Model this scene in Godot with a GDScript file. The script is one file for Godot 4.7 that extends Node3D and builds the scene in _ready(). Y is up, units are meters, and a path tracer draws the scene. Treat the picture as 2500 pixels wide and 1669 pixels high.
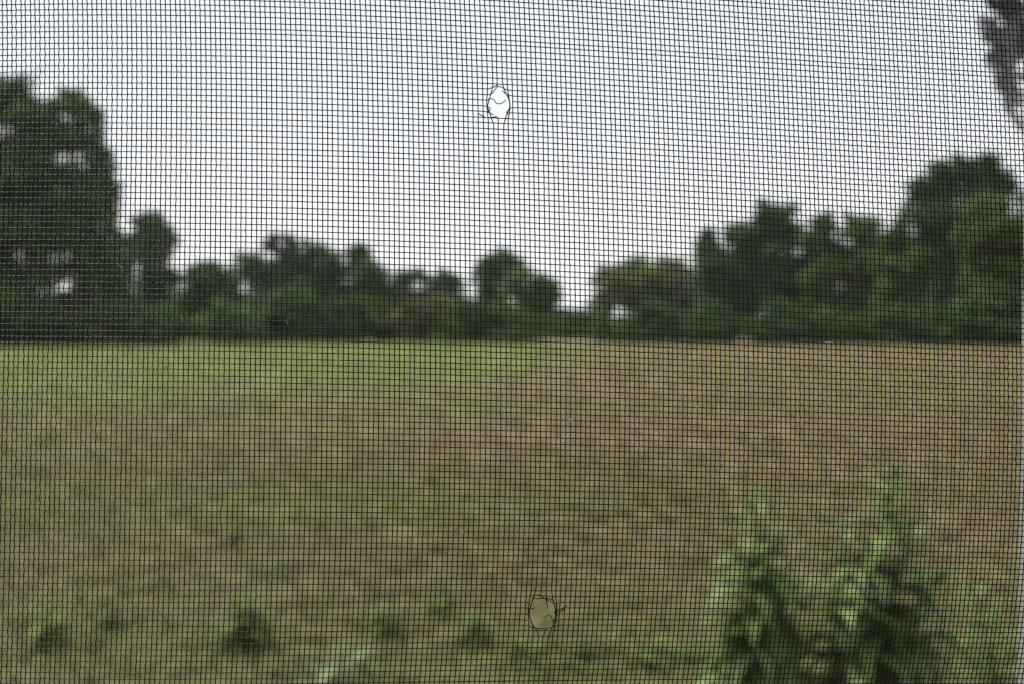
extends Node3D
# A torn insect screen in a small window, and the overgrown field with its tree line beyond it.

var rng := RandomNumberGenerator.new()
var taken := {}
var mats := {}

# ---------------------------------------------------------------- helpers
func numbered(called: String) -> String:
	if not taken.has(called):
		taken[called] = 0
		return called
	taken[called] += 1
	return "%s_%03d" % [called, taken[called]]

func tag(o, label: String, category: String, group := "") -> void:
	o.set_meta("label", label)
	o.set_meta("category", category)
	if group != "":
		o.set_meta("group", group)

func thing(called: String, label: String, category: String, at: Vector3, group := "") -> Node3D:
	var o := Node3D.new()
	o.name = numbered(called)
	add_child(o)
	o.position = at
	tag(o, label, category, group)
	return o

func part(called: String, mesh: Mesh, mat: Material, parent: Node) -> MeshInstance3D:
	var o := MeshInstance3D.new()
	o.name = called
	o.mesh = mesh
	o.material_override = mat
	parent.add_child(o, true)
	return o

func structure(called: String, mesh: Mesh, mat: Material, at := Vector3.ZERO) -> MeshInstance3D:
	var o := MeshInstance3D.new()
	o.name = numbered(called)
	o.mesh = mesh
	o.material_override = mat
	add_child(o)
	o.position = at
	o.set_meta("kind", "structure")
	return o

func lin(r: float, g: float, b: float) -> Color:
	return Color(r, g, b).linear_to_srgb()

func plain(r: float, g: float, b: float, rough := 0.7, spec := 0.5) -> StandardMaterial3D:
	var m := StandardMaterial3D.new()
	m.albedo_color = lin(r, g, b)
	m.roughness = rough
	m.metallic_specular = spec
	return m

func noisy(a: Color, b: Color, size: float, rough: float, stretch := Vector3.ONE) -> StandardMaterial3D:
	var n := FastNoiseLite.new()
	n.seed = 7
	n.frequency = 0.02
	n.fractal_octaves = 5
	var t := NoiseTexture2D.new()
	t.width = 256
	t.height = 256
	t.seamless = true
	t.noise = n
	var gr := Gradient.new()
	gr.set_color(0, a)
	gr.set_color(1, b)
	t.color_ramp = gr
	var m := StandardMaterial3D.new()
	m.albedo_texture = t
	m.uv1_triplanar = true
	m.uv1_world_triplanar = true
	m.uv1_scale = stretch / size
	m.roughness = rough
	return m

func leafy(back: Color) -> StandardMaterial3D:
	var m := StandardMaterial3D.new()
	m.vertex_color_use_as_albedo = true
	m.roughness = 0.6
	m.metallic_specular = 0.25
	m.cull_mode = BaseMaterial3D.CULL_DISABLED
	m.backlight_enabled = true
	m.backlight = back
	return m

func box(lo: Vector3, hi: Vector3) -> BoxMesh:
	var b := BoxMesh.new()
	b.size = hi - lo
	return b

func tubes(lines: Array, sides: int, radius: float, taper := 1.0) -> ArrayMesh:
	var vs := PackedVector3Array()
	var ns := PackedVector3Array()
	var ix := PackedInt32Array()
	var cs := PackedFloat32Array()
	var sn := PackedFloat32Array()
	for k in sides:
		cs.append(cos(TAU * k / sides))
		sn.append(sin(TAU * k / sides))
	for line: PackedVector3Array in lines:
		var n := line.size()
		if n < 2:
			continue
		var first := vs.size()
		for a in n:
			var t := (line[mini(a + 1, n - 1)] - line[maxi(a - 1, 0)]).normalized()
			var s := t.cross(Vector3.BACK)
			if s.length_squared() < 1e-4:
				s = t.cross(Vector3.UP)
			s = s.normalized()
			var u := s.cross(t)
			var r := radius * lerpf(1.0, taper, float(a) / (n - 1))
			for k in sides:
				var d := s * cs[k] + u * sn[k]
				vs.append(line[a] + d * r)
				ns.append(d)
		for a in n - 1:
			var b := first + a * sides
			for k in sides:
				var k2 := (k + 1) % sides
				ix.append(b + k)
				ix.append(b + k2)
				ix.append(b + sides + k)
				ix.append(b + k2)
				ix.append(b + sides + k2)
				ix.append(b + sides + k)
		for k in range(1, sides - 1):
			ix.append_array([first, first + k + 1, first + k])
			var e := first + (n - 1) * sides
			ix.append_array([e, e + k, e + k + 1])
	var arr := []
	arr.resize(Mesh.ARRAY_MAX)
	arr[Mesh.ARRAY_VERTEX] = vs
	arr[Mesh.ARRAY_NORMAL] = ns
	arr[Mesh.ARRAY_INDEX] = ix
	var m := ArrayMesh.new()
	m.add_surface_from_arrays(Mesh.PRIMITIVE_TRIANGLES, arr)
	return m

# one pointed leaf along +x, folded on its midrib and drooping towards its tip
func leaf_mesh(length: float, width: float, droop: float, fold: float, tint: Color, segs := 6) -> ArrayMesh:
	var st := SurfaceTool.new()
	st.begin(Mesh.PRIMITIVE_TRIANGLES)
	var rows := []
	for a in segs + 1:
		var t := float(a) / segs
		var w := width * 0.5 * pow(sin(PI * clampf(pow(t, 0.75), 0.02, 0.995)), 0.8)
		var ang := droop * t
		var p := Vector3(length * t * cos(ang * 0.6), -length * t * sin(ang * 0.6) * t, 0.0)
		rows.append([p + Vector3(0, w * fold, -w), p, p + Vector3(0, w * fold, w)])
	for a in segs:
		for s in 2:
			var q := [rows[a][s], rows[a][s + 1], rows[a + 1][s + 1], rows[a + 1][s]]
			for k in [0, 1, 2, 0, 2, 3]:
				st.set_color(tint)
				st.add_vertex(q[k])
	st.generate_normals()
	return st.commit()

# ---------------------------------------------------------------- the insect screen
const SCREEN_Z := -0.276
const CX := [-3.112, 0.336, -1.805, -1.515, -1.041, 0.157, 141.284, 3.17, -2.691, -1.553, 0.457, -7.665, -1.793, 0.267, 0.579, -4.184, 0.034, 0.049, 2.43, 0.263, -0.14]
const CY := [-8.588, -100.877, -2.891, 3.131, 1.072, -0.224, -5.073, 5.057, 2.477, 0.183, -0.498, -1.973, 1.321, 0.339, -0.161, 1.081, -1.713, -0.347, 0.459, 0.267, -0.203]

func weave(i: float, j: float) -> Vector2:   # millimetres from the window's middle: 18 by 16 threads to the inch, sagging a little
	var ic := clampf(i, -103.0, 120.0)
	var jc := clampf(j, -24.0, 106.0)
	var a := ic / 100.0
	var b := (jc - 45.0) / 60.0
	var x := 0.0
	var y := 0.0
	var k := 0
	var pa := 1.0
	for p in 6:
		var pb := pa
		for q in 6 - p:
			x += CX[k] * pb
			y += CY[k] * pb
			pb *= b
			k += 1
		pa *= a
	return Vector2(x + (i - ic) * 1.3, y - (j - jc) * 1.6)

const I0 := -146
const I1 := 148
const J0 := -52
const J1 := 128
# loose ends and detours round the two holes, in millimetres: [thread, last whole crossing, first whole crossing, path between], and loose ends
const COLUMN_CUTS := [
	[-1, 0, 7, [-5.54, 63.23, -5.84, 61.79, -6.36, 60.19, -6.76, 58.74, -6.87, 58.16, -6.39, 56.86, -5.95, 55.7, -5.56, 54.4], null],
	[0, 0, 7, [-4.05, 64.39, -4.46, 64.03, -4.97, 63.57], [-9.35, 56.28, -8.4, 55.7, -7.23, 55.15, -5.78, 55.19, -4.32, 55.41, -3.95, 54.98, -3.81, 54.11]],
	[1, 0, 8, [-2.27, 63.23, -1.76, 62.08, -1.18, 60.92, -0.74, 59.76, -0.64, 58.6, -0.74, 57.73, -1.18, 56.72, -1.55, 55.7, -1.91, 54.69, -2.25, 53.38], null],
	[2, 0, 6, [-1.18, 62.95, -1.03, 61.5, -0.74, 60.05, -0.57, 58.6, -0.67, 57.01, -0.85, 55.7], null],
	[-2, 0, 6, [-6.82, 62.95, -6.94, 61.35, -7.06, 59.76, -6.97, 58.31, -6.85, 56.86, -6.77, 55.7], null],
	[7, 86, 93, [5.29, -78.71, 5.13, -79.78, 4.93, -80.99, 4.73, -82.19, 4.61, -83.4, 4.6, -84.61, 4.68, -85.95, 4.78, -87.15, 4.87, -88.23], null],
	[8, 85, 94, [6.62, -77.77, 6.2, -79.24, 5.73, -80.85, 5.27, -82.19, 5.0, -83.26, 4.95, -84.34, 5.13, -85.41, 5.47, -86.62, 5.83, -87.83, 6.04, -89.03], null],
	[9, 86, 94, [8.26, -78.31, 7.86, -78.77], [5.53, -86.48, 5.8, -87.29, 6.33, -88.09, 7.0, -88.9, 7.29, -89.57]],
	[10, 86, 94, [9.72, -79.24, 9.76, -80.32, 9.76, -81.12, 9.95, -81.92, 10.19, -82.73], [9.73, -88.5, 9.53, -88.9, 9.24, -89.84]],
	[11, 86, 94, [11.38, -78.98, 11.65, -80.32, 11.98, -81.39, 12.18, -82.46, 12.29, -83.53, 12.43, -84.61, 12.19, -85.54, 11.86, -86.62, 11.52, -87.69, 11.06, -88.9], null],
	[12, 87, 94, [12.61, -81.12, 12.61, -82.46, 12.65, -83.8, 12.61, -85.14, 12.43, -86.35, 12.12, -87.42, 11.95, -88.63], null],
]
const ROW_CUTS := [
	[1, -2, 2, [-6.35, 63.16, -5.48, 63.55, -4.75, 63.81, -4.17, 63.96, -3.44, 63.78, -2.42, 63.31, -1.69, 62.95], null],
	[2, -2, 3, [-6.06, 61.64, -5.48, 61.96, -4.9, 62.8, -4.31, 63.41, -3.95, 63.7], [-2.78, 62.66, -2.13, 62.08, -1.47, 61.64, -0.82, 61.42]],
	[3, -2, 3, [-6.57, 60.27, -6.06, 60.41, -5.41, 60.34, -4.97, 60.05, -4.61, 59.4, -4.1, 59.06, -3.59, 59.01, -2.93, 59.14, -2.42, 59.47, -1.76, 60.12], []],
	[4, -3, 4, [-7.09, 58.31, -6.43, 58.02, -6.07, 57.66, -6.21, 57.22, -6.65, 56.79], [-1.69, 56.5, -1.18, 57.01, -0.74, 57.59, 0.2, 57.92]],
	[5, -3, 3, [-6.94, 56.72, -6.07, 56.43, -5.19, 55.92], [-1.69, 55.77, -1.25, 56.14, -0.52, 56.5]],
	[87, 6, 12, [5.53, -79.2, 6.46, -79.08, 7.79, -79.04, 9.12, -79.1, 10.32, -79.28, 11.38, -79.51], null],
	[88, 6, 13, [4.93, -81.05, 5.03, -81.07], [7.66, -79.27, 8.32, -79.44, 9.25, -79.78, 10.19, -80.38, 10.99, -80.88, 11.78, -81.28, 12.45, -81.39]],
	[89, 6, 14, [4.93, -82.81, 5.67, -82.86, 6.09, -82.81, 6.4, -82.33], [12.32, -83.1, 12.72, -83.13, 14.05, -83.0]],
	[90, 6, 13, [4.53, -84.4, 3.94, -84.54], [11.92, -83.87, 12.32, -84.27, 12.99, -84.54]],
	[91, 5, 13, [4.07, -86.05, 4.8, -86.24], [8.66, -85.38, 9.53, -85.01, 10.19, -84.71, 10.72, -84.71, 11.1, -85.01, 11.32, -85.75, 11.59, -86.28, 11.99, -86.48, 12.59, -86.22]],
	[92, 5, 13, [3.94, -87.53, 5.14, -87.99, 6.33, -88.31, 7.53, -88.52, 8.6, -88.58, 9.66, -88.5, 10.46, -88.26, 11.26, -87.99, 12.19, -87.87], null],
]
const LOOSE := [
	[5.66, -79.51, 6.46, -79.81, 7.53, -79.94, 8.99, -79.78, 10.19, -79.91, 11.12, -80.15, 11.92, -80.58],
	[12.32, -83.16, 13.65, -83.02, 14.58, -82.46, 15.71, -81.86],
	[15.11, -82.46, 14.78, -83.06, 13.85, -83.6, 12.72, -83.73, 11.92, -83.87],
]

var grid := {}
func crossing(i: int, j: int) -> Vector2:
	return grid[(i + 200) * 400 + j + 200]

func up(p: Vector2, z: float) -> Vector3:
	return Vector3(p.x, p.y + 1800.0, 0.0) * 0.001 + Vector3(0, 0, SCREEN_Z + z * 0.001)

func eased(path: Array, from_at, to_at) -> PackedVector2Array:   # shift a path so that it meets the whole part of its thread, and round its corners
	var pts := PackedVector2Array()
	for k in range(0, path.size(), 2):
		pts.append(Vector2(path[k], path[k + 1]))
	var c := Curve2D.new()
	var n := pts.size()
	for k in n:
		var h := (pts[mini(k + 1, n - 1)] - pts[maxi(k - 1, 0)]) / 6.0
		c.add_point(pts[k], -h, h)
	var res := PackedVector2Array()
	for k in maxi(n * 3, 2):
		res.append(c.sample_baked(c.get_baked_length() * k / (maxi(n * 3, 2) - 1.0), true))
	return res

func thread_lines(vertical: bool, id: int) -> Array:
	var lo := J0 if vertical else I0
	var hi := J1 if vertical else I1
	var cuts := []
	for c in (COLUMN_CUTS if vertical else ROW_CUTS):
		if c[0] == id:
			cuts.append(c)
	cuts.sort_custom(func(a, b): return a[1] < b[1])
	var out := []
	var line := PackedVector3Array()
	var at := lo
	for c in cuts + [null]:
		var stop: int = hi if c == null else c[1]
		for k in range(at, stop + 1):
			var i := id if vertical else k
			var j := k if vertical else id
			var s := 1.0 if (i + j) & 1 else -1.0
			line.append(up(crossing(i, j), s * 0.15 if vertical else -s * 0.06))
		if c == null:
			out.append(line)
			break
		if c[3].size() > 0:
			for p in eased(c[3], null, null):
				line.append(up(p, rng.randf_range(-0.1, 0.1)))
		if c[4] != null:       # a torn thread: the other end starts anew
			out.append(line)
			line = PackedVector3Array()
			if c[4].size() > 0:
				for p in eased(c[4], null, null):
					line.append(up(p, rng.randf_range(-0.1, 0.25)))
		at = c[2]
	return out

func build_screen(metal: Material) -> void:
	var jit := FastNoiseLite.new()
	jit.seed = 11
	jit.frequency = 0.03
	var off_i := {}
	var off_j := {}
	for i in range(I0, I1 + 1):
		off_i[i] = rng.randfn(0.0, 0.05)
	for j in range(J0, J1 + 1):
		off_j[j] = rng.randfn(0.0, 0.05)
	for i in range(I0, I1 + 1):
		for j in range(J0, J1 + 1):
			var p := weave(i, j)
			var s := 1.0 if (i + j) & 1 else -1.0
			p.x += off_i[i] + 0.05 * jit.get_noise_2d(i * 40.0, j * 1.2) + s * 0.04 * clampf((i + 45) / 60.0, -1.0, 1.0) + rng.randf_range(-0.02, 0.02)
			p.y += off_j[j] + 0.05 * jit.get_noise_2d(i * 1.2 + 900.0, j * 40.0) + rng.randf_range(-0.02, 0.02)
			if i == -54 and j >= 72 and j <= 75:   # one thread pushed aside
				p.x += [-0.12, -0.46, -0.5, -0.2][j - 72]
			grid[(i + 200) * 400 + j + 200] = p
	var t := thing("insect_screen", "torn black woven insect screen with two small holes stretched across the window", "window screen", Vector3.ZERO)
	for i in range(I0, I1 + 1):
		part("upright_strand", tubes(thread_lines(true, i), 6, 0.000163), metal, t)
	for j in range(J0, J1 + 1):
		part("cross_strand", tubes(thread_lines(false, j), 6, 0.000148), metal, t)
	for e in LOOSE:
		var l := PackedVector3Array()
		for p in eased(e, null, null):
			l.append(up(p, 0.15))
		part("loose_strand", tubes([l], 6, 0.00014), metal, t)
	# the aluminium frame that holds the weave, out of sight from the room's middle
	var alu := plain(0.35, 0.36, 0.37, 0.4)
	var x0 := -0.205
	var x1 := 0.186
	var y0 := 1.646
	var y1 := 1.954
	for b in [["frame_stile", x0 - 0.014, y0, x0, y1], ["frame_stile", x1, y0, x1 + 0.004, y1], ["frame_rail", x0 - 0.014, y1, x1 + 0.004, y1 + 0.014], ["frame_rail", x0 - 0.014, y0 - 0.014, x1 + 0.004, y0]]:
		var m := part(b[0], box(Vector3(b[1], b[2], 0), Vector3(b[3], b[4], 0.008)), alu, t)
		m.position = Vector3((b[1] + b[3]) / 2, (b[2] + b[4]) / 2, SCREEN_Z - 0.001)

func on_screen(x: float, y: float, z := 0.0) -> Vector3:   # millimetres on the screen
	return up(Vector2(x, y), z)

func ribbons(lines: Array, width: float) -> ArrayMesh:   # thin flat fibres
	var st := SurfaceTool.new()
	st.begin(Mesh.PRIMITIVE_TRIANGLES)
	for l: PackedVector3Array in lines:
		for k in l.size() - 1:
			var side := (l[k + 1] - l[k]).cross(Vector3.BACK).normalized() * width * 0.5
			for v in [l[k] - side, l[k] + side, l[k + 1] + side, l[k] - side, l[k + 1] + side, l[k + 1] - side]:
				st.add_vertex(v)
	st.generate_normals()
	return st.commit()

func build_lint() -> void:
	var white := plain(0.92, 0.91, 0.88, 0.9)
	white.cull_mode = BaseMaterial3D.CULL_DISABLED
	white.backlight_enabled = true
	white.backlight = Color(1.0, 1.0, 1.0)
	var names := [["longer scrap of white seed fluff slanting across several cells of the insect screen", 50.47, -24.42, 4.20, -3.40], ["compact knot of bright white seed fluff caught in the insect screen above the lower hole", 16.49, -29.04, 2.20, -2.40], ["little white fluff speck on the insect screen in front of the leafy shrub", 77.09, -71.28, 0.30, -0.90]]
	for f in names:
		var t := thing("seed_fluff", f[0], "fluff", on_screen(f[1], f[2], 0.3))
		var lines := []
		for k in 16:
			var l := PackedVector3Array()
			var s := rng.randf_range(-1.0, 1.0)
			var p := Vector3(s * f[3] * 0.5, s * f[4] * 0.5, 0) + Vector3(rng.randfn(0, 0.12), rng.randfn(0, 0.12), 0)
			var d := Vector3(rng.randfn(0, 1), rng.randfn(0, 1), rng.randfn(0, 0.4)).normalized()
			if k % 2 == 0:
				d = (Vector3(f[3], f[4], 0).normalized() + d * 0.4).normalized()
			for q in 4:
				l.append(p * 0.001)
				p += d * 0.16
				d = (d + Vector3(rng.randfn(0, 0.4), rng.randfn(0, 0.4), 0)).normalized()
			lines.append(l)
		part("fibres", ribbons(lines, 0.0005), white, t)
	for f in [[-115.9, 14.9, 1.20], [-109.1, 13.2, 1.70], [20.7, 2.9, 2.20], [-86.6, -46.8, 1.20], [-15.0, -60.1, 1.70], [-50.6, -11.5, 2.20], [-40.5, -74.1, 1.20], [-96.1, 50.3, 1.70], [-112.3, 35.5, 2.20], [-127.0, 52.6, 1.20], [-75.8, 17.2, 1.70], [14.9, 29.8, 2.20], [51.5, 49.8, 1.20], [74.6, 17.2, 1.70], [88.0, -7.5, 2.20], [-31.1, -30.0, 1.20], [-121.9, -101.0, 1.70], [69.0, -1.1, 2.20], [123.8, 26.4, 1.20], [-63.2, -1.1, 1.70], [-136.9, 77.5, 2.20], [-13.9, -61.3, 1.20]]:
		var l := PackedVector3Array()
		var p := Vector3.ZERO
		var d := Vector3(rng.randfn(0, 1), rng.randfn(0, 1), 0).normalized()
		for q in 7:
			l.append(p * 0.001)
			p += d * f[2] / 6.0
			d = d.rotated(Vector3.BACK, rng.randf_range(-0.5, 0.6))
		var o := MeshInstance3D.new()
		o.mesh = ribbons([l], 0.00014)
		o.material_override = white
		o.name = numbered("lint_fibre")
		add_child(o)
		o.position = on_screen(f[0], f[1], 0.25)
		tag(o, "tiny pale curled lint fibre caught on the black insect screen", "lint", "lint fibres on the insect screen")
	var sp := SphereMesh.new()
	sp.radius = 0.00032
	sp.height = 0.00075
	sp.radial_segments = 10
	sp.rings = 6
	var bug := thing("dead_gnat", "tiny round black dead gnat stuck to a crossing of the insect screen", "insect", on_screen(-100.73, 9.19, 0.3))
	part("body", sp, plain(0.01, 0.01, 0.01, 0.5), bug)
	for s in [-1.0, 1.0]:
		part("leg", tubes([PackedVector3Array([Vector3(0, 0, 0), Vector3(s * 0.0004, 0.0002, 0.0001), Vector3(s * 0.0005, -0.0002, 0)])], 4, 0.00004), plain(0.01, 0.01, 0.01, 0.5), bug)

# ---------------------------------------------------------------- the room
func build_room() -> void:
	var paint := noisy(lin(0.30, 0.28, 0.25), lin(0.24, 0.22, 0.2), 0.6, 0.8)
	var board := noisy(lin(0.20, 0.13, 0.08), lin(0.12, 0.08, 0.05), 0.5, 0.6, Vector3(1, 6, 1))
	var siding := noisy(lin(0.5, 0.5, 0.48), lin(0.42, 0.42, 0.41), 0.5, 0.7)
	var w := Node3D.new()
	w.name = "window_wall"
	add_child(w)
	w.set_meta("kind", "structure")
	var zo := -0.282
	var zi := -0.20
	for b in [[-2.4, 0.0, -0.244, 3.1], [0.214, 0.0, 2.4, 3.1], [-0.244, 0.0, 0.214, 1.608], [-0.244, 1.994, 0.214, 3.1]]:
		var m := part("wall_section", box(Vector3(b[0], b[1], zo), Vector3(b[2], b[3], zi)), siding, w)
		m.position = Vector3((b[0] + b[2]) / 2, (b[1] + b[3]) / 2, (zo + zi) / 2)
	for b in [["wall_left", -2.4, 0.35, zi, -2.28, 2.85, 4.0, paint], ["wall_right", 2.28, 0.35, zi, 2.4, 2.85, 4.0, paint], ["wall_back", -2.4, 0.35, 4.0, 2.4, 2.85, 4.12, paint],
			["floor", -2.4, 0.23, zi, 2.4, 0.35, 4.12, board], ["ceiling", -2.4, 2.85, zi, 2.4, 3.0, 4.12, paint]]:
		var lo := Vector3(b[1], b[2], b[3])
		var hi := Vector3(b[4], b[5], b[6])
		structure(b[0], box(lo, hi), b[7], (lo + hi) / 2)
	# painted lining of the opening
	var white := noisy(lin(0.27, 0.285, 0.30), lin(0.22, 0.235, 0.25), 0.15, 0.5)
	var t := thing("window_casing", "pale painted timber window casing around the insect screen opening", "window frame", Vector3.ZERO)
	for b in [["jamb", -0.244, 1.608, -0.220, 1.994], ["jamb", 0.1916, 1.608, 0.214, 1.994], ["head", -0.220, 1.970, 0.1916, 1.994], ["sill", -0.220, 1.608, 0.1916, 1.632]]:
		var out := -0.369 if b[0] == "jamb" and b[1] > 0.0 else -0.286      # one side board stands proud of the wall
		var m := part(b[0], box(Vector3(b[1], b[2], out), Vector3(b[3], b[4], -0.196)), white, t)
		m.position = Vector3((b[1] + b[3]) / 2, (b[2] + b[4]) / 2, (out - 0.196) / 2)

# ---------------------------------------------------------------- the field
func field_green(x: float, d: float, n: FastNoiseLite) -> float:   # how far the ground at x, d metres off, is fresh green grass
	var edge := 27.0 + maxf(0.0, x + 1.0) * 4.0 + minf(0.0, x + 4.0) * 0.6 + n.get_noise_2d(x * 0.9, d * 3.2) * 16.0
	return smoothstep(-22.0, 12.0, d - edge + n.get_noise_2d(x * 5.0 + 500.0, d * 7.0) * 5.0) * (1.0 - smoothstep(-1.5, 5.0, x + n.get_noise_2d(d * 2.0, x) * 4.0))

func field_color(x: float, d: float, n: FastNoiseLite) -> Color:
	var streak := n.get_noise_2d(x * 0.9 + 80.0, d * 2.6)
	var patch := n.get_noise_2d(x * 2.0 + 300.0, d * 2.2 + 40.0)
	var c := Color(0.215, 0.174, 0.106).lerp(Color(0.180, 0.167, 0.080), clampf(0.5 + streak * 0.8 + patch * 0.25, 0.0, 1.0))
	c = c.lerp(Color(0.222, 0.174, 0.116), clampf(-patch * 0.6 - streak * 0.4 + 0.05, 0.0, 0.5))
	c = c.lerp(Color(0.200, 0.212, 0.090), 0.7 * (1.0 - smoothstep(5.0, 7.5, d + patch * 2.0)))   # greener by the house
	return c.lerp(Color(0.178, 0.212, 0.070), field_green(x, d, n))

func build_field() -> void:
	var n := FastNoiseLite.new()
	n.seed = 3
	n.frequency = 0.05
	n.fractal_octaves = 2
	var n2 := FastNoiseLite.new()
	n2.seed = 9
	n2.frequency = 0.55
	n2.fractal_octaves = 4
	var far := structure("ground", PlaneMesh.new(), noisy(lin(0.09, 0.115, 0.04), lin(0.12, 0.115, 0.055), 9.0, 0.9), Vector3(0, -0.006, -300))
	(far.mesh as PlaneMesh).size = Vector2(1400, 1400)
	var res := 1000
	var img := Image.create(res, res, false, Image.FORMAT_RGB8)
	for py in res:
		for px in res:
			var x := (px + 0.5) / res * 72.0 - 36.0
			var d := 72.0 - (py + 0.5) / res * 72.0
			var a := n2.get_noise_2d(x, d)
			var c := field_color(x, d, n)
			var v := 1.0 + a * 0.1
			img.set_pixel(px, py, Color(c.r * v, c.g * v, c.b * v).linear_to_srgb())
	var m := StandardMaterial3D.new()
	m.albedo_texture = ImageTexture.create_from_image(img)
	m.roughness = 0.95
	m.metallic_specular = 0.2
	var p := PlaneMesh.new()
	p.size = Vector2(72, 72)
	structure("field", p, m, Vector3(0, 0, -36.0))
	# grass and dry stalks: nobody could count them
	var blades := SurfaceTool.new()
	blades.begin(Mesh.PRIMITIVE_TRIANGLES)
	for k in 9:
		var a := rng.randf() * TAU
		var q := Vector3(cos(a), 0, sin(a)) * rng.randf() * 0.06
		var side := Vector3(-sin(a), 0, cos(a)) * 0.004
		var tip := q + Vector3(cos(a) * 0.07, 0.12 * rng.randf_range(0.5, 1.2), sin(a) * 0.07)
		var mid := q.lerp(tip, 0.5) + Vector3(0, 0.02, 0)
		for v in [q - side, q + side, mid + side * 0.7, q - side, mid + side * 0.7, mid - side * 0.7, mid - side * 0.7, mid + side * 0.7, tip]:
			blades.add_vertex(v)
	blades.generate_normals()
	var mm := MultiMesh.new()
	mm.transform_format = MultiMesh.TRANSFORM_3D
	mm.use_colors = true
	mm.mesh = blades.commit()
	mm.instance_count = 60000
	for k in mm.instance_count:
		var d := 4.3 * pow(15.0, pow(rng.randf(), 0.85))
		var x := rng.randf_range(-0.62, 0.62) * d
		var s := rng.randf_range(0.5, 1.3) * (1.0 + d * 0.02)
		mm.set_instance_transform(k, Transform3D(Basis(Vector3.UP, rng.randf() * TAU).scaled(Vector3(s, s * rng.randf_range(0.35, 0.8), s)), Vector3(x, 0, -d)))
		var c := field_color(x, d, n)
		var v := rng.randf_range(0.92, 1.12)
		mm.set_instance_color(k, Color(c.r * v * rng.randf_range(0.9, 1.1), c.g * v, c.b * v * 0.9))
	var grass := MultiMeshInstance3D.new()
	grass.name = "grass"
	grass.multimesh = mm
	grass.material_override = leafy(Color(0.3, 0.3, 0.3))
	add_child(grass)
	grass.set_meta("kind", "stuff")
	tag(grass, "short green and dried tan grass covering the field", "grass")

# ---------------------------------------------------------------- trees: blobs are [x, y, rx, ry] in metres from the tree's foot
func crown_mesh(blobs: Array, tint: Color, size: float, density: float) -> ArrayMesh:
	var vs := PackedVector3Array()
	var ns := PackedVector3Array()
	var cs := PackedColorArray()
	for b in blobs:
		var rx: float = b[2]
		var ry: float = b[3]
		var rz := rx * rng.randf_range(0.75, 1.0)
		var c := Vector3(b[0], b[1], rng.randf_range(-0.4, 0.4) * rx)
		var n := int(density * (rx * rz + rx * ry + rz * ry) * 21.0 / (size * size))
		# a blob is made of smaller clumps, so that its outline is uneven and the clumps shade one another
		var sprays := []
		for k in 30:
			var d := Vector3(rng.randfn(0, 1), rng.randfn(0, 1), rng.randfn(0, 1)).normalized() * rng.randf_range(0.4, 0.88)
			sprays.append([Vector3(d.x * rx, d.y * ry, d.z * rz), rng.randf_range(0.2, 0.4)])
		var shade := rng.randf_range(0.8, 1.2)
		for k in n:
			var sp: Array = sprays[rng.randi() % sprays.size()]
			var s: Vector3 = sp[0]
			var o: Vector3 = Vector3(rng.randfn(0, 1), rng.randfn(0, 1), rng.randfn(0, 1)).normalized() * (sp[1] * pow(rng.randf(), 0.4) + rng.randfn(0, 0.07))
			var p := c + s + Vector3(o.x * rx, o.y * ry, o.z * rz)
			if p.y < 0.05:
				p.y = rng.randf_range(0.05, 0.6)
			var l := size * rng.randf_range(0.6, 1.3)
			var u := Vector3(rng.randfn(0, 1), rng.randfn(0, 0.6), rng.randfn(0, 1)).normalized()
			var w := u.cross(Vector3(rng.randfn(0, 1), rng.randfn(0, 1), rng.randfn(0, 1))).normalized()
			var nn := u.cross(w)
			var v := shade * rng.randf_range(0.7, 1.35)
			var col := Color(tint.r * v * rng.randf_range(0.85, 1.2), tint.g * v, tint.b * v * rng.randf_range(0.8, 1.15))
			vs.append_array([p, p + u * l * 0.5 + w * l * 0.42, p + u * l, p, p + u * l, p + u * l * 0.5 - w * l * 0.42 + nn * l * 0.12])
			for q in 6:
				ns.append(nn)
				cs.append(col)
	var arr := []
	arr.resize(Mesh.ARRAY_MAX)
	arr[Mesh.ARRAY_VERTEX] = vs
	arr[Mesh.ARRAY_NORMAL] = ns
	arr[Mesh.ARRAY_COLOR] = cs
	var m := ArrayMesh.new()
	m.add_surface_from_arrays(Mesh.PRIMITIVE_TRIANGLES, arr)
	return m

func tree(called: String, label: String, group: String, x: float, d: float, blobs: Array, tint: Color, density := 1.0, size := 0.3, fill := 1.0) -> void:
	var t := thing(called, label, "bush" if called.contains("bush") else "tree", Vector3(x, 0, -d), group)
	var top := 0.0
	var wide := 0.0
	for b in blobs:
		top = maxf(top, b[1])
		wide = maxf(wide, absf(b[0]))
	blobs = blobs.duplicate()
	if fill > 0.0:      # foliage round the trunk and down to the ground
		for k in 4:
			var y := top * (0.12 + 0.2 * k)
			var w := (wide * 0.6 + 0.6) * fill
			blobs.append([rng.randf_range(-0.3, 0.3) * w, y, w, top * 0.16])
	var main := PackedVector3Array()
	var sway := rng.randf_range(-0.3, 0.3)
	for k in 7:
		var f := k / 6.0
		main.append(Vector3(sway * sin(f * 4.0), f * top * 0.95 - 0.05, 0.2 * sin(f * 5.0)))
	var trunk := part("trunk", tubes([main], 8, 0.02 + top * 0.022, 0.2), mats.bark, t)
	for b in blobs:
		var y0: float = clampf(b[1] - absf(b[0]) * 0.7 - 0.4, 0.15, top * 0.9)
		part("limb", tubes([PackedVector3Array([Vector3(sway * sin(y0 / maxf(top, 0.1) * 4.0), y0, 0), Vector3(b[0] * 0.5, lerpf(y0, b[1], 0.6), 0.1), Vector3(b[0], b[1], 0)])], 5, 0.01 + top * 0.008, 0.3), mats.bark, trunk)
	part("crown", crown_mesh(blobs, tint, size, density), mats.leaf, t)

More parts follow.
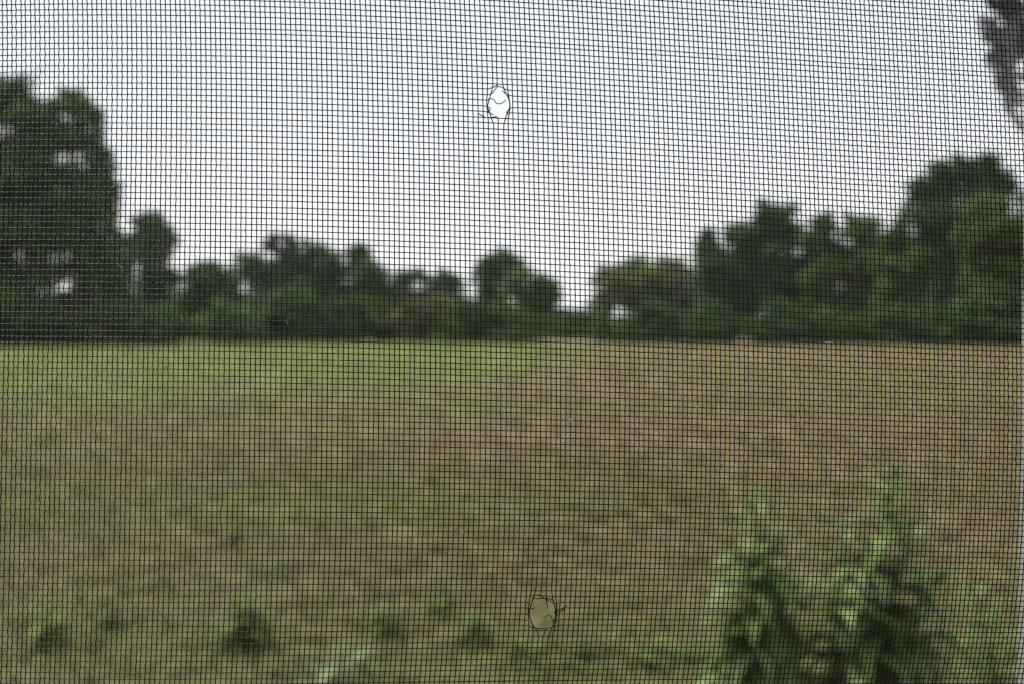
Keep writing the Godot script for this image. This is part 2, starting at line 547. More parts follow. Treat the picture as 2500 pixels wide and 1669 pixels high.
func build_trees() -> void:
	tree("broad_tree", "tallest spreading oak-like tree with open dark crown and sky gaps low down", "trees along the far edge of the field", -30.25, 60.0, [[-0.62, 15.18, 1.88, 1.5], [1.0, 13.8, 1.75, 1.12], [3.25, 14.68, 1.55, 1.0], [4.88, 13.93, 0.7, 0.75], [-2.5, 14.55, 2.25, 2.0], [0.5, 11.8, 2.0, 1.25], [3.38, 12.3, 1.0, 0.8], [4.75, 10.05, 1.12, 0.8], [-0.5, 9.8, 2.25, 1.5], [2.25, 9.3, 2.25, 1.38], [5.25, 8.05, 1.12, 1.5], [0.5, 7.05, 2.75, 1.25], [3.5, 6.3, 1.88, 1.5], [-1.5, 6.3, 1.5, 1.5], [-4.0, 10.55, 3.0, 3.0], [-4.25, 5.55, 3.0, 2.75], [4.88, 5.05, 1.12, 1.5], [-0.75, 3.8, 0.95, 1.12], [2.75, 4.55, 1.12, 0.7], [1.75, 13.55, 1.5, 1.0], [1.5, 10.55, 1.75, 1.0], [-0.25, 8.05, 2.5, 1.25], [2.25, 6.8, 2.0, 1.12], [4.38, 4.8, 1.5, 1.5], [-0.5, 5.05, 1.12, 0.75], [6.12, 3.8, 1.12, 1.75], [3.12, 2.8, 1.5, 1.0], [4.62, 3.55, 1.38, 1.25], [6.12, 6.05, 0.85, 1.5], [6.5, 2.42, 1.12, 1.0], [4.88, 5.8, 1.25, 1.25], [4.12, 13.05, 1.38, 1.0], [4.88, 11.55, 1.0, 1.0], [5.25, 10.3, 1.12, 1.12], [2.0, 12.43, 1.75, 1.0], [5.62, 9.05, 1.0, 1.25], [3.75, 8.68, 1.5, 1.12], [1.75, 7.42, 1.5, 1.0], [4.38, 7.42, 1.5, 1.0], [6.55, 4.67, 0.9, 1.25], [3.5, 10.3, 1.0, 1.0]], Color(0.098, 0.155, 0.066), 1.00, 0.30, 0.7)
	tree("broad_tree", "slim tree with rounded narrow top beside the tallest tree", "trees along the far edge of the field", -27.55, 76.0, [[-0.48, 8.93, 1.52, 1.43], [0.63, 7.5, 1.33, 1.43], [-1.27, 7.18, 1.2, 1.58], [0.32, 5.28, 1.96, 1.9], [-0.32, 2.59, 2.38, 1.9]], Color(0.098, 0.155, 0.066), 0.80, 0.30, 1.2)
	tree("broad_tree", "low rounded mid-green tree between the slim tree and the twin-topped tree", "trees along the far edge of the field", -22.50, 72.0, [[1.8, 4.2, 1.2, 1.2], [0.0, 4.65, 1.86, 1.26], [-0.9, 2.85, 1.8, 1.5], [1.35, 2.7, 1.8, 1.5], [0.0, 1.2, 2.4, 1.2]], Color(0.098, 0.155, 0.066), 1.00, 0.30, 1.2)
	tree("broad_tree", "leafy tree with two uneven tops and a small sky gap", "trees along the far edge of the field", -22.40, 96.0, [[0.0, 8.6, 1.92, 1.84], [-3.12, 6.6, 1.6, 1.8], [2.2, 8.0, 2.0, 1.52], [0.0, 6.0, 2.8, 1.6], [4.4, 7.0, 1.6, 1.8], [-2.0, 4.0, 2.4, 1.8], [2.0, 4.0, 3.2, 2.2], [4.4, 4.6, 1.8, 1.68], [3.2, 5.8, 1.6, 1.6]], Color(0.098, 0.155, 0.066), 0.90, 0.30, 1.2)
	tree("broad_tree", "leafy tree with a knobbed pointed top sloping down to one side", "trees along the far edge of the field", -14.95, 97.0, [[-0.49, 7.78, 1.82, 1.45], [-2.02, 6.04, 1.21, 1.21], [1.01, 5.84, 2.02, 1.82], [0.0, 3.42, 2.83, 2.02], [2.63, 3.82, 1.82, 1.82]], Color(0.098, 0.155, 0.066), 0.90, 0.30, 1.2)
	tree("broad_tree", "low flat-topped dusky tree with twin domes far behind the pale bush", "trees along the far edge of the field", -9.19, 105.0, [[-1.53, 5.3, 2.27, 1.57], [1.97, 5.3, 1.97, 1.57], [-3.5, 3.55, 1.97, 1.97], [0.44, 2.89, 3.5, 2.19], [3.5, 3.11, 1.53, 1.97]], Color(0.098, 0.155, 0.066), 1.00, 0.30, 1.2)
	tree("broad_tree", "dark round-headed tree standing alone against the sky", "trees along the far edge of the field", -1.73, 104.0, [[0.52, 7.43, 2.6, 1.47], [-1.08, 5.7, 1.65, 1.99], [1.08, 5.27, 2.6, 1.73], [-0.43, 2.88, 2.17, 1.73]], Color(0.098, 0.155, 0.066), 1.00, 0.30, 1.2)
	tree("broad_tree", "pale olive dome-shaped tree next to the notch of open sky", "trees along the far edge of the field", 1.75, 84.0, [[-0.88, 4.6, 2.17, 1.47], [1.05, 3.38, 1.68, 1.68], [-1.05, 2.15, 2.17, 1.92], [1.23, 1.1, 2.1, 1.57]], Color(0.135, 0.185, 0.074), 1.00, 0.30, 1.2)
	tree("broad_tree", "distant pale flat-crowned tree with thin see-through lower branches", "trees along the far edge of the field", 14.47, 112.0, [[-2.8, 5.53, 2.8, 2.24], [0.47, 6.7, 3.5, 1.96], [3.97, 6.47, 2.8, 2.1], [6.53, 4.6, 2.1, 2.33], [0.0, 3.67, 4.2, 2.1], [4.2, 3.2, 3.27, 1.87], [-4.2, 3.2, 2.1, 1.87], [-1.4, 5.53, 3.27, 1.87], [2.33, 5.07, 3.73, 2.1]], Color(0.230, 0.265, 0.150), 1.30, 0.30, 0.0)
	tree("broad_tree", "leafy tree with a stepped crown at the start of the taller trees", "trees along the far edge of the field", 15.88, 74.0, [[1.23, 7.81, 1.54, 1.08], [-1.14, 7.04, 1.11, 1.39], [0.0, 5.81, 1.91, 1.39], [-0.92, 3.96, 1.85, 1.7], [1.08, 3.34, 2.16, 1.85], [-0.15, 1.18, 2.47, 1.39], [1.54, 6.12, 1.23, 1.39]], Color(0.098, 0.155, 0.066), 1.00, 0.30, 1.4)
	tree("broad_tree", "tall tree with a prominent round grey-green head", "trees along the far edge of the field", 19.73, 74.0, [[0.0, 9.45, 1.79, 1.11], [-0.77, 8.28, 1.23, 1.23], [1.39, 7.81, 1.3, 1.23], [0.0, 5.81, 2.47, 1.7], [-0.62, 3.03, 2.16, 1.85], [1.23, 2.73, 2.16, 1.85], [2.16, 5.5, 1.11, 1.7], [2.31, 3.8, 1.54, 1.54], [0.31, 8.4, 1.36, 1.23]], Color(0.098, 0.155, 0.066), 1.00, 0.30, 1.4)
	tree("broad_tree", "narrow olive tree with a small pointed crown beside a chink of sky", "trees along the far edge of the field", 22.54, 71.0, [[-0.12, 8.46, 1.06, 0.89], [-0.36, 6.98, 1.48, 1.18], [0.24, 5.05, 1.78, 1.48], [0.98, 6.09, 1.06, 1.18], [-0.06, 2.39, 2.22, 1.78]], Color(0.135, 0.185, 0.074), 1.00, 0.30, 1.4)
	tree("broad_tree", "olive tree with a rounded top between the pointed crown and the tallest pair of domes", "trees along the far edge of the field", 24.79, 70.0, [[-0.06, 8.16, 1.52, 1.11], [0.73, 6.76, 1.34, 1.17], [-0.29, 4.86, 1.9, 1.46], [0.29, 2.38, 2.33, 1.75]], Color(0.135, 0.185, 0.074), 1.00, 0.30, 1.4)
	tree("broad_tree", "slender olive tree leaning against the tall two-domed tree", "trees along the far edge of the field", 26.52, 67.0, [[-0.28, 7.38, 1.23, 1.4], [-0.7, 5.43, 1.4, 1.4], [0.28, 3.75, 1.81, 1.68], [-0.28, 1.52, 2.09, 1.54], [1.26, 5.15, 1.26, 1.4], [0.42, 5.99, 1.12, 1.12]], Color(0.135, 0.185, 0.074), 1.00, 0.30, 1.4)
	tree("broad_tree", "tall tree with two high domes and a slit of sky", "trees along the far edge of the field", 36.90, 82.0, [[-0.61, 14.03, 1.78, 1.3], [2.46, 14.17, 1.98, 1.3], [-2.9, 12.05, 1.3, 1.5], [-1.37, 11.37, 1.57, 1.37], [2.22, 12.05, 1.71, 1.57], [4.1, 12.39, 1.23, 1.71], [0.0, 8.97, 2.73, 2.05], [-2.05, 7.61, 2.05, 2.05], [-0.34, 4.53, 3.07, 2.73], [-1.02, 12.67, 1.37, 1.3], [1.2, 12.9, 1.16, 1.37]], Color(0.098, 0.155, 0.066), 0.90, 0.30, 1.4)
	tree("broad_tree", "big olive-lit tree rising next to the window casing with deep shade below", "trees along the far edge of the field", 31.00, 62.0, [[-0.9, 8.39, 1.45, 1.14], [0.52, 7.22, 1.55, 1.29], [-1.81, 6.19, 1.42, 1.29], [-0.26, 4.9, 2.07, 1.42], [2.32, 6.19, 2.32, 2.32], [2.84, 9.29, 1.55, 1.55], [-1.29, 3.09, 2.32, 1.55], [1.29, 2.06, 2.58, 1.81]], Color(0.135, 0.185, 0.074), 1.10, 0.30, 1.2)
	tree("field_bush", "small squat bush filling the gap between the dark green and yellowish bushes", "bushes along the foot of the tree line", -27.96, 61.0, [[-0.38, 0.66, 1.02, 0.76], [0.51, 0.66, 1.02, 0.76]], Color(0.098, 0.155, 0.066), 1.20, 0.22, 1.2)
	tree("field_bush", "small squat bush between the yellowish bush and the low thicket", "bushes along the foot of the tree line", -24.15, 61.0, [[-0.38, 0.66, 1.02, 0.76], [0.51, 0.73, 1.02, 0.81]], Color(0.098, 0.155, 0.066), 1.20, 0.22, 1.2)
	tree("field_bush", "small squat bush touching the pale tan-green bush", "bushes along the foot of the tree line", -4.27, 64.0, [[-0.4, 0.6, 1.07, 0.85], [0.53, 0.68, 0.96, 0.85]], Color(0.098, 0.155, 0.066), 1.20, 0.22, 1.2)
	tree("field_bush", "rounded mid-green bush joining the broad shaded bush to the pale bush", "bushes along the foot of the tree line", -8.51, 67.0, [[-0.42, 0.96, 1.26, 1.12], [0.56, 1.1, 1.12, 1.17], [-0.56, 2.08, 1.17, 1.0]], Color(0.098, 0.155, 0.066), 1.20, 0.22, 1.2)
	tree("field_bush", "low mid-green bush between the notch of open sky and the pointed bush", "bushes along the foot of the tree line", 6.88, 66.0, [[-0.55, 0.97, 1.24, 1.16], [0.83, 0.84, 1.1, 1.1]], Color(0.098, 0.155, 0.066), 1.20, 0.22, 1.2)
	tree("field_bush", "dark green bush at the foot of the tallest tree", "bushes along the foot of the tree line", -29.75, 60.0, [[-1.0, 1.3, 1.75, 1.12], [1.25, 1.55, 1.5, 1.38], [0.0, 2.05, 1.0, 0.75], [-2.5, 1.55, 1.5, 1.5]], Color(0.098, 0.155, 0.066), 1.20, 0.22, 1.2)
	tree("field_bush", "yellowish green bush between the tallest tree and the slim tree", "bushes along the foot of the tree line", -25.38, 60.0, [[-1.12, 1.55, 1.25, 1.38], [0.88, 1.3, 1.25, 1.12], [0.12, 2.55, 1.0, 0.85]], Color(0.135, 0.185, 0.074), 1.20, 0.22, 1.2)
	tree("field_bush", "low shaded thicket under the slim tree", "bushes along the foot of the tree line", -22.35, 62.0, [[-1.16, 0.9, 1.42, 0.93], [1.16, 1.02, 1.55, 1.03], [0.13, 1.67, 1.29, 1.03]], Color(0.098, 0.155, 0.066), 1.20, 0.22, 1.2)
	tree("field_bush", "dark rounded bush in front of the low mid-green tree", "bushes along the foot of the tree line", -18.11, 63.0, [[-1.05, 1.01, 1.58, 1.05], [1.05, 1.01, 1.44, 1.0], [0.0, 1.8, 1.31, 1.05]], Color(0.098, 0.155, 0.066), 1.20, 0.22, 1.2)
	tree("field_bush", "fresh green bush under the two-topped tree", "bushes along the foot of the tree line", -15.40, 66.0, [[-1.1, 1.8, 1.79, 1.65], [0.83, 2.62, 1.93, 1.24], [1.38, 0.97, 1.65, 1.1], [-2.2, 0.97, 1.38, 0.99]], Color(0.098, 0.155, 0.066), 1.20, 0.22, 1.2)
	tree("field_bush", "broad shaded bush between the fresh green bush and the pale bush", "bushes along the foot of the tree line", -11.55, 66.0, [[-0.83, 1.11, 1.65, 1.16], [1.37, 1.25, 1.65, 1.32], [0.55, 2.35, 1.38, 0.99], [-1.24, 2.08, 1.16, 0.99]], Color(0.098, 0.155, 0.066), 1.20, 0.22, 1.2)
	tree("field_bush", "pale tan-green bush standing out in the tree line", "bushes along the foot of the tree line", -6.19, 66.0, [[-0.69, 1.52, 1.51, 1.32], [0.96, 1.8, 1.65, 1.43], [0.14, 2.35, 1.24, 0.83]], Color(0.190, 0.190, 0.105), 1.20, 0.22, 1.2)
	tree("field_bush", "shaded bush at the foot of the pale olive dome", "bushes along the foot of the tree line", -0.28, 66.0, [[-1.1, 1.11, 1.38, 1.16], [0.55, 0.97, 1.65, 1.05], [1.93, 0.97, 1.38, 0.99]], Color(0.098, 0.155, 0.066), 1.20, 0.22, 1.2)
	tree("field_bush", "mid-green bush beside the pale tan-green bush", "bushes along the foot of the tree line", -2.75, 66.0, [[-0.83, 1.25, 1.32, 1.32], [0.55, 1.66, 1.24, 1.32]], Color(0.098, 0.155, 0.066), 1.20, 0.22, 1.2)
	tree("field_bush", "grey-green bush filling the notch of open sky", "bushes along the foot of the tree line", 4.88, 78.0, [[-0.97, 0.82, 1.46, 1.1], [0.33, 1.31, 1.62, 1.37], [1.79, 1.15, 1.46, 1.46]], Color(0.098, 0.155, 0.066), 1.20, 0.22, 1.2)
	tree("field_bush", "dark bush with a pointed top under the flat-crowned tree", "bushes along the foot of the tree line", 9.07, 64.0, [[-0.8, 1.0, 1.47, 1.17], [0.27, 1.93, 1.2, 1.17], [1.33, 1.0, 1.47, 1.17]], Color(0.098, 0.155, 0.066), 1.20, 0.22, 1.2)
	tree("field_bush", "dense green bush in front of the stepped crown", "bushes along the foot of the tree line", 12.86, 63.0, [[-1.05, 1.01, 1.44, 1.16], [0.79, 1.14, 1.58, 1.21], [0.0, 1.93, 1.18, 1.05]], Color(0.098, 0.155, 0.066), 1.20, 0.22, 1.2)
	tree("field_bush", "deeply shaded bush under the round-headed tall tree", "bushes along the foot of the tree line", 16.79, 62.0, [[-1.03, 0.9, 1.55, 1.09], [1.03, 1.02, 1.55, 1.19], [0.0, 1.8, 1.55, 1.03]], Color(0.098, 0.155, 0.066), 1.20, 0.22, 1.2)
	tree("field_bush", "light green bush under the pointed olive tree", "bushes along the foot of the tree line", 20.15, 62.0, [[-0.52, 1.28, 1.42, 1.29], [0.77, 0.77, 1.29, 0.93]], Color(0.135, 0.185, 0.074), 1.20, 0.22, 1.2)
	tree("field_bush", "shadowy bush under the slender olive tree", "bushes along the foot of the tree line", 23.25, 62.0, [[-0.78, 1.02, 1.42, 1.19], [1.03, 1.15, 1.55, 1.29]], Color(0.098, 0.155, 0.066), 1.20, 0.22, 1.2)
	tree("field_bush", "broad bush before the tall two-domed tree", "bushes along the foot of the tree line", 26.43, 61.0, [[-1.02, 1.04, 1.53, 1.17], [1.02, 1.29, 1.78, 1.32]], Color(0.098, 0.155, 0.066), 1.20, 0.22, 1.2)
	tree("field_bush", "deeply shaded thicket at the foot of the big olive-lit tree", "bushes along the foot of the tree line", 30.25, 61.0, [[-1.02, 1.29, 1.78, 1.47], [1.02, 1.55, 2.03, 1.68], [0.0, 2.56, 1.78, 1.27], [3.56, 1.55, 2.03, 1.78]], Color(0.098, 0.155, 0.066), 1.20, 0.22, 1.2)


# ---------------------------------------------------------------- plants near the window
var leaf_variants := []
func plant(called: String, label: String, category: String, at: Vector3, stems: Array, variants: Array, leaf_scale: float, spacing: float, group := "") -> void:
	var t := thing(called, label, category, at, group)
	for s in stems:   # a stem: tip x, tip height, tip z, bare length at the bottom
		var tip := Vector3(s[0], s[1], s[2])
		var foot := Vector3(s[0] * 0.25 + rng.randf_range(-0.03, 0.03), -0.02, s[2] * 0.3)
		var l := PackedVector3Array()
		for k in 9:
			var f := k / 8.0
			l.append(foot.lerp(tip, f) + Vector3(foot.x - tip.x, 0, 0) * 0.25 * sin(f * PI))
		part("stem", tubes([l], 6, 0.0055, 0.35), mats.stem, t)
		var n := maxi(3, int(tip.y * (1.0 - s[3]) / spacing))
		var a := rng.randf() * TAU
		for k in n:
			var f := lerpf(s[3], 1.0, (k + 0.5) / n)
			var p := foot.lerp(tip, f) + Vector3(foot.x - tip.x, 0, 0) * 0.25 * sin(f * PI)
			var young := 1.0 - 0.35 * smoothstep(0.7, 1.0, f)
			for side in 2:
				var o := MeshInstance3D.new()
				o.name = "leaf"
				var v = variants[rng.randi() % variants.size()]
				o.mesh = v
				o.material_override = mats.green
				t.add_child(o, true)
				var lift := lerpf(-0.15, 0.75, f * f) + rng.randf_range(-0.15, 0.15)
				var basis := Basis(Vector3.UP, a + side * PI + rng.randf_range(-0.35, 0.35)) * Basis(Vector3.BACK, lift)
				o.transform = Transform3D(basis.scaled(Vector3.ONE * leaf_scale * young * (1.25 - 0.35 * f) * rng.randf_range(0.8, 1.2)), p)
			a += 1.57 + rng.randf_range(-0.3, 0.3)

func build_plants() -> void:
	var big := []
	for c in [Color(0.115, 0.175, 0.052), Color(0.165, 0.23, 0.085), Color(0.085, 0.13, 0.04), Color(0.215, 0.275, 0.125)]:
		big.append(leaf_mesh(0.22, 0.075, 0.9, 0.3, c))
	var pale := [leaf_mesh(0.34, 0.045, 0.75, 0.4, Color(0.19, 0.25, 0.14)), leaf_mesh(0.30, 0.04, 0.95, 0.4, Color(0.14, 0.21, 0.09)), leaf_mesh(0.36, 0.045, 0.6, 0.4, Color(0.08, 0.16, 0.08))]
	var weed := [leaf_mesh(0.13, 0.06, 0.9, 0.3, Color(0.085, 0.125, 0.028)), leaf_mesh(0.13, 0.06, 0.7, 0.3, Color(0.125, 0.165, 0.042)), leaf_mesh(0.11, 0.055, 1.1, 0.3, Color(0.05, 0.08, 0.02))]
	plant("leafy_shrub", "large leafy green shrub with tapering upright stems and drooping pointed leaves", "plant", Vector3(1.450, 0, -4.000), [[0.092, 1.167, 0.054, 0.35], [-0.05, 0.933, -0.111, 0.35], [0.217, 0.917, -0.074, 0.35], [-0.2, 0.767, 0.166, 0.35], [0.117, 0.75, -0.065, 0.35], [0.283, 0.717, 0.041, 0.35], [-0.1, 0.617, 0.168, 0.35], [0.233, 0.517, 0.07, 0.35], [0.05, 0.433, -0.01, 0.35]], big, 1.10, 0.036, "")
	plant("leafy_shrub", "smaller leafy shrub leaning beside the large leafy shrub", "plant", Vector3(1.042, 0, -4.100), [[-0.06, 1.065, 0.122, 0.35], [0.051, 0.895, -0.049, 0.35], [-0.082, 0.792, 0.125, 0.35], [-0.017, 0.673, -0.103, 0.35], [0.12, 0.655, -0.116, 0.35], [0.171, 0.45, 0.059, 0.35], [-0.051, 0.416, -0.103, 0.35]], big, 1.05, 0.036, "")
	plant("leafy_shrub", "short leafy sprig by the window casing", "plant", Vector3(2.016, 0, -4.100), [[-0.051, 0.655, -0.032, 0.35], [0.034, 0.519, -0.009, 0.35], [0.068, 0.382, -0.112, 0.35], [-0.068, 0.416, 0.12, 0.35]], big, 0.85, 0.065, "")
	plant("broad_weed", "dark bushy broad-leaved weed standing alone in dry grass", "weed", Vector3(-1.423, 0, -5.174), [[-0.108, 0.172, 0.115, 0.05], [-0.065, 0.259, -0.131, 0.05], [0.0, 0.302, -0.051, 0.05], [0.065, 0.269, 0.011, 0.05], [0.112, 0.183, -0.029, 0.05], [-0.032, 0.194, -0.012, 0.05], [0.039, 0.151, 0.112, 0.05], [-0.086, 0.097, 0.015, 0.05], [0.086, 0.097, 0.072, 0.05]], weed, 1.15, 0.035, "broad-leaved weeds in the dry grass")
	plant("broad_weed", "pale upright weed with thin leaves in dry grass", "weed", Vector3(-2.472, 0, -5.205), [[-0.068, 0.182, -0.138, 0.05], [0.0, 0.26, 0.057, 0.05], [0.059, 0.208, -0.045, 0.05], [0.02, 0.143, 0.041, 0.05], [-0.029, 0.13, 0.065, 0.05]], weed, 1.05, 0.040, "broad-leaved weeds in the dry grass")
	plant("broad_weed", "loose weed growing behind the clump of arching blades", "weed", Vector3(-0.729, 0, -5.468), [[-0.088, 0.159, 0.068, 0.05], [0.0, 0.228, 0.167, 0.05], [0.075, 0.182, 0.113, 0.05], [0.025, 0.125, -0.155, 0.05], [-0.038, 0.114, -0.039, 0.05]], weed, 1.05, 0.040, "broad-leaved weeds in the dry grass")
	plant("broad_weed", "slight weed between the loose weed and the lower hole", "weed", Vector3(-0.438, 0, -5.838), [[-0.051, 0.119, -0.105, 0.05], [0.0, 0.17, -0.147, 0.05], [0.044, 0.136, -0.107, 0.05], [0.015, 0.094, 0.088, 0.05], [-0.022, 0.085, 0.086, 0.05]], weed, 1.05, 0.040, "broad-leaved weeds in the dry grass")
	plant("broad_weed", "small dark-stemmed weed near the clump of arching blades", "weed", Vector3(-0.187, 0, -5.268), [[-0.038, 0.138, -0.062, 0.05], [0.0, 0.198, 0.065, 0.05], [0.033, 0.158, 0.018, 0.05], [0.011, 0.109, 0.043, 0.05], [-0.016, 0.099, 0.06, 0.05]], weed, 1.05, 0.040, "broad-leaved weeds in the dry grass")
	plant("broad_weed", "tiny green weed further out in the dry grass", "weed", Vector3(-2.150, 0, -7.646), [[-0.045, 0.134, 0.053, 0.05], [0.0, 0.191, -0.078, 0.05], [0.038, 0.153, -0.157, 0.05], [0.013, 0.105, 0.089, 0.05], [-0.019, 0.096, -0.008, 0.05]], weed, 1.05, 0.040, "broad-leaved weeds in the dry grass")
	plant("broad_weed", "low green weed in front of the smaller leafy shrub", "weed", Vector3(0.352, 0, -4.966), [[-0.08, 0.087, 0.143, 0.05], [0.0, 0.124, -0.051, 0.05], [0.068, 0.099, -0.059, 0.05], [0.023, 0.068, 0.175, 0.05], [-0.034, 0.062, 0.151, 0.05]], weed, 1.05, 0.040, "broad-leaved weeds in the dry grass")
	plant("broad_weed", "thin weed with two tall sprigs near the pale upright weed", "weed", Vector3(-2.278, 0, -5.468), [[-0.048, 0.128, -0.103, 0.05], [0.0, 0.182, -0.082, 0.05], [0.041, 0.146, -0.051, 0.05], [0.014, 0.1, 0.043, 0.05], [-0.021, 0.091, 0.051, 0.05]], weed, 1.05, 0.040, "broad-leaved weeds in the dry grass")
	plant("broad_weed", "short pointed weed under the lower hole", "weed", Vector3(0.082, 0, -4.909), [[-0.05, 0.1, -0.079, 0.05], [0.0, 0.143, -0.049, 0.05], [0.043, 0.115, -0.063, 0.05], [0.014, 0.079, 0.008, 0.05], [-0.021, 0.072, 0.174, 0.05]], weed, 1.05, 0.040, "broad-leaved weeds in the dry grass")
	plant("broad_weed", "ragged weed between the lower hole and the smaller leafy shrub", "weed", Vector3(0.724, 0, -4.966), [[-0.065, 0.116, 0.049, 0.05], [0.0, 0.166, -0.061, 0.05], [0.056, 0.132, 0.171, 0.05], [0.019, 0.091, -0.048, 0.05], [-0.028, 0.083, -0.042, 0.05]], weed, 1.05, 0.040, "broad-leaved weeds in the dry grass")
	plant("broad_weed", "faint weed far out in the dry grass", "weed", Vector3(-1.634, 0, -6.646), [[-0.048, 0.078, 0.07, 0.05], [0.0, 0.111, -0.053, 0.05], [0.042, 0.089, -0.166, 0.05], [0.014, 0.061, 0.072, 0.05], [-0.021, 0.055, 0.121, 0.05]], weed, 1.05, 0.040, "broad-leaved weeds in the dry grass")
	plant("broad_weed", "sprawling weed at the foot of the smaller leafy shrub", "weed", Vector3(0.951, 0, -4.854), [[-0.085, 0.099, -0.139, 0.05], [0.0, 0.142, -0.137, 0.05], [0.073, 0.113, -0.049, 0.05], [0.024, 0.078, 0.108, 0.05], [-0.036, 0.071, -0.056, 0.05]], weed, 1.05, 0.040, "broad-leaved weeds in the dry grass")
	plant("blade_clump", "clump of long arching pale blue-green blades in dry grass", "plant", Vector3(-0.845, 0, -4.827), [[-0.141, 0.131, -0.015, 0.05], [0.04, 0.171, 0.169, 0.05], [0.141, 0.111, 0.047, 0.05], [-0.06, 0.07, 0.171, 0.05]], pale, 0.80, 0.040, "")


# ---------------------------------------------------------------- the withered bough
func build_bough() -> void:
	var t := thing("bare_tree", "grey half-dead tree whose withered branch tip droops beside the window casing", "tree", Vector3(2.9, 0, -2.9))
	var trunk := part("trunk", tubes([PackedVector3Array([Vector3(0, -0.05, 0), Vector3(0.03, 1.0, 0), Vector3(-0.02, 2.0, 0.02), Vector3(-0.08, 2.9, 0.05), Vector3(-0.05, 3.7, 0.1)])], 10, 0.11, 0.45), mats.bark, t)
	part("bough", tubes([PackedVector3Array([Vector3(-0.06, 2.7, 0.05), Vector3(-0.7, 2.98, 0.3), Vector3(-1.35, 2.97, 0.55), Vector3(-1.72, 2.75, 0.68), Vector3(-1.79, 2.5, 0.7), Vector3(-1.78, 2.38, 0.7)])], 7, 0.035, 0.2), mats.bark, trunk)
	part("bough", tubes([PackedVector3Array([Vector3(-0.05, 3.2, 0.06), Vector3(0.5, 3.7, 0.0), Vector3(1.0, 3.9, -0.1)])], 7, 0.03, 0.3), mats.bark, trunk)
	var dry := StandardMaterial3D.new()
	dry.vertex_color_use_as_albedo = true
	dry.roughness = 0.8
	dry.cull_mode = BaseMaterial3D.CULL_DISABLED
	dry.backlight_enabled = true
	dry.backlight = Color(0.7, 0.7, 0.7)
	for q in [[-1.799, 2.543, -1.827, 2.476, 0.051, 0.113], [-1.804, 2.547, -1.843, 2.476, 0.037, 0.112], [-1.798, 2.547, -1.797, 2.456, 0.043, 0.106], [-1.804, 2.5, -1.769, 2.436, 0.039, 0.105], [-1.795, 2.5, -1.776, 2.441, 0.05, 0.091], [-1.792, 2.507, -1.767, 2.437, 0.047, 0.149], [-1.829, 2.475, -1.868, 2.41, 0.04, 0.289], [-1.825, 2.465, -1.847, 2.401, 0.031, 0.198], [-1.828, 2.469, -1.848, 2.393, 0.043, 0.267], [-1.799, 2.452, -1.817, 2.369, 0.04, 0.253], [-1.802, 2.44, -1.783, 2.358, 0.039, 0.229], [-1.8, 2.443, -1.779, 2.357, 0.031, 0.207], [-1.796, 2.451, -1.814, 2.381, 0.046, 0.222], [-1.803, 2.392, -1.802, 2.322, 0.049, 0.288], [-1.791, 2.4, -1.834, 2.348, 0.049, 0.238], [-1.792, 2.407, -1.808, 2.327, 0.04, 0.27], [-1.804, 2.369, -1.814, 2.293, 0.044, 0.281], [-1.816, 2.383, -1.825, 2.323, 0.032, 0.347], [-1.816, 2.379, -1.81, 2.299, 0.03, 0.238], [-1.754, 2.482, -1.742, 2.384, 0.051, 0.231], [-1.749, 2.478, -1.757, 2.403, 0.039, 0.233], [-1.758, 2.457, -1.76, 2.363, 0.047, 0.174], [-1.745, 2.442, -1.756, 2.375, 0.038, 0.256], [-1.754, 2.442, -1.781, 2.375, 0.041, 0.27], [-1.819, 2.34, -1.802, 2.273, 0.029, 0.368], [-1.811, 2.338, -1.779, 2.281, 0.024, 0.327], [-1.794, 2.318, -1.801, 2.234, 0.032, 0.401], [-1.782, 2.278, -1.756, 2.199, 0.024, 0.478], [-1.789, 2.292, -1.72, 2.269, 0.019, 0.35], [-1.804, 2.301, -1.747, 2.264, 0.027, 0.478], [-1.757, 2.258, -1.684, 2.22, 0.026, 0.422], [-1.765, 2.254, -1.742, 2.195, 0.02, 0.51], [-1.78, 2.338, -1.714, 2.297, 0.018, 0.347], [-1.779, 2.347, -1.715, 2.318, 0.022, 0.477]]:
		var a := Vector3(q[0], q[1], 0.7) + Vector3(0, 0, rng.randf_range(-0.04, 0.04))
		var b := Vector3(q[2], q[3], 0.7) + Vector3(0, 0, rng.randf_range(-0.04, 0.04))
		var d := b - a
		var m := part("withered_leaf", leaf_mesh(d.length() * 1.06, q[4], 0.5, 0.5, Color(q[5] * 0.75, q[5] * 0.75, q[5] * 0.76)), dry, t)
		var xx := d.normalized()
		var zz := xx.cross(Vector3(0, 0, 1)).normalized()
		m.transform = Transform3D(Basis(xx, Vector3(0, 0, 1) * -1.0, zz), a)

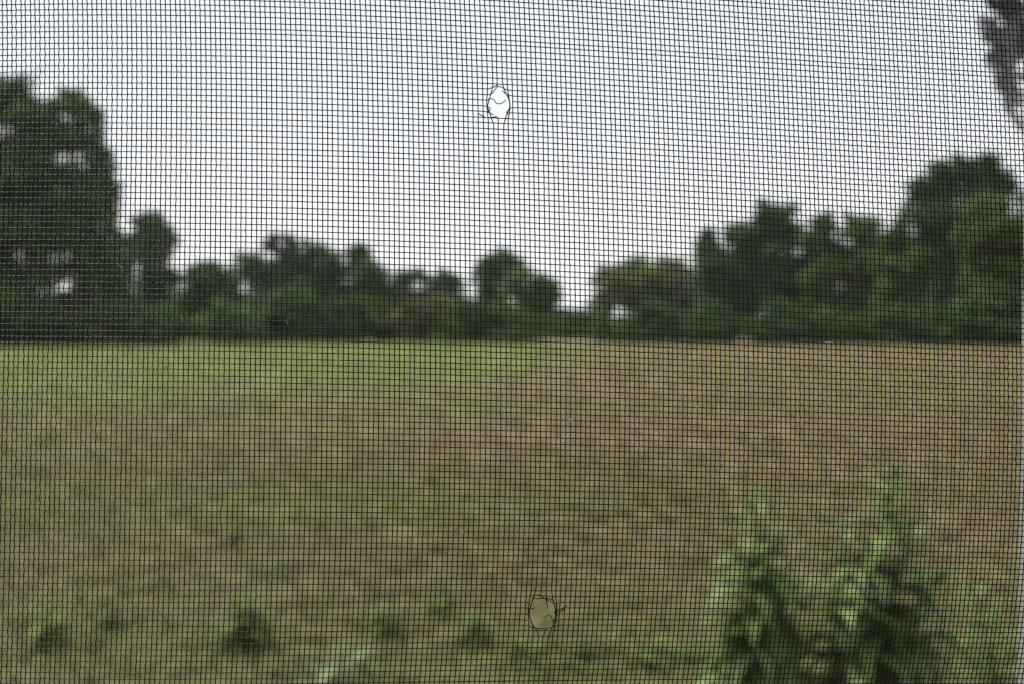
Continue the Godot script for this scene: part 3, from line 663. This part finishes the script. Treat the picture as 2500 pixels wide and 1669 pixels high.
# ----------------------------------------------------------------
func _ready() -> void:
	rng.seed = 20240607
	var cam := Camera3D.new()
	cam.name = "camera"
	add_child(cam)
	var lens := CameraAttributesPhysical.new()
	lens.frustum_focal_length = 34.51
	lens.frustum_focus_distance = 0.276
	lens.exposure_aperture = 10.8
	lens.frustum_near = 0.02
	lens.frustum_far = 2500.0
	cam.attributes = lens
	cam.fov = 38.35
	cam.near = 0.02
	cam.far = 2500.0
	cam.position = Vector3(0, 1.8, 0)
	cam.rotation = Vector3(-atan(64.5 / 2400.0), 0, 0)
	cam.current = true
	var sky := ProceduralSkyMaterial.new()
	sky.sky_top_color = Color(0.865, 0.912, 0.965)
	sky.sky_horizon_color = Color(1.0, 1.0, 1.0)
	sky.sky_curve = 0.2
	sky.sky_energy_multiplier = 0.8
	sky.ground_bottom_color = Color(0.35, 0.34, 0.28)
	sky.ground_horizon_color = Color(0.8, 0.82, 0.82)
	sky.sun_angle_max = 1.0
	var e := Environment.new()
	e.background_mode = Environment.BG_SKY
	e.sky = Sky.new()
	e.sky.sky_material = sky
	e.tonemap_mode = Environment.TONE_MAPPER_LINEAR
	e.tonemap_exposure = 1.9
	e.fog_enabled = true
	e.fog_density = 0.00015
	e.fog_light_color = Color(0.85, 0.9, 0.95)
	e.sdfgi_enabled = true
	e.ssao_enabled = true
	e.ssil_enabled = true
	var we := WorldEnvironment.new()
	we.name = "world_environment"
	we.environment = e
	add_child(we)
	var sun := DirectionalLight3D.new()
	sun.name = "sun"
	sun.light_color = Color(1.0, 0.96, 0.9)
	sun.light_energy = 0.9
	sun.light_angular_distance = 16.0
	sun.shadow_enabled = true
	add_child(sun)
	sun.look_at_from_position(Vector3(-4.2, 9.0, -2.8), Vector3.ZERO, Vector3.UP)

	mats.bark = noisy(lin(0.10, 0.085, 0.07), lin(0.05, 0.042, 0.035), 0.5, 0.95)
	mats.leaf = leafy(Color(0.6, 0.7, 0.36))
	mats.green = leafy(Color(0.5, 0.55, 0.35))
	mats.stem = plain(0.10, 0.15, 0.05, 0.7)
	build_room()
	build_field()
	build_trees()
	build_plants()
	build_bough()
	var wire := plain(0.006, 0.006, 0.0065, 0.36, 0.4)
	build_screen(wire)
	build_lint()
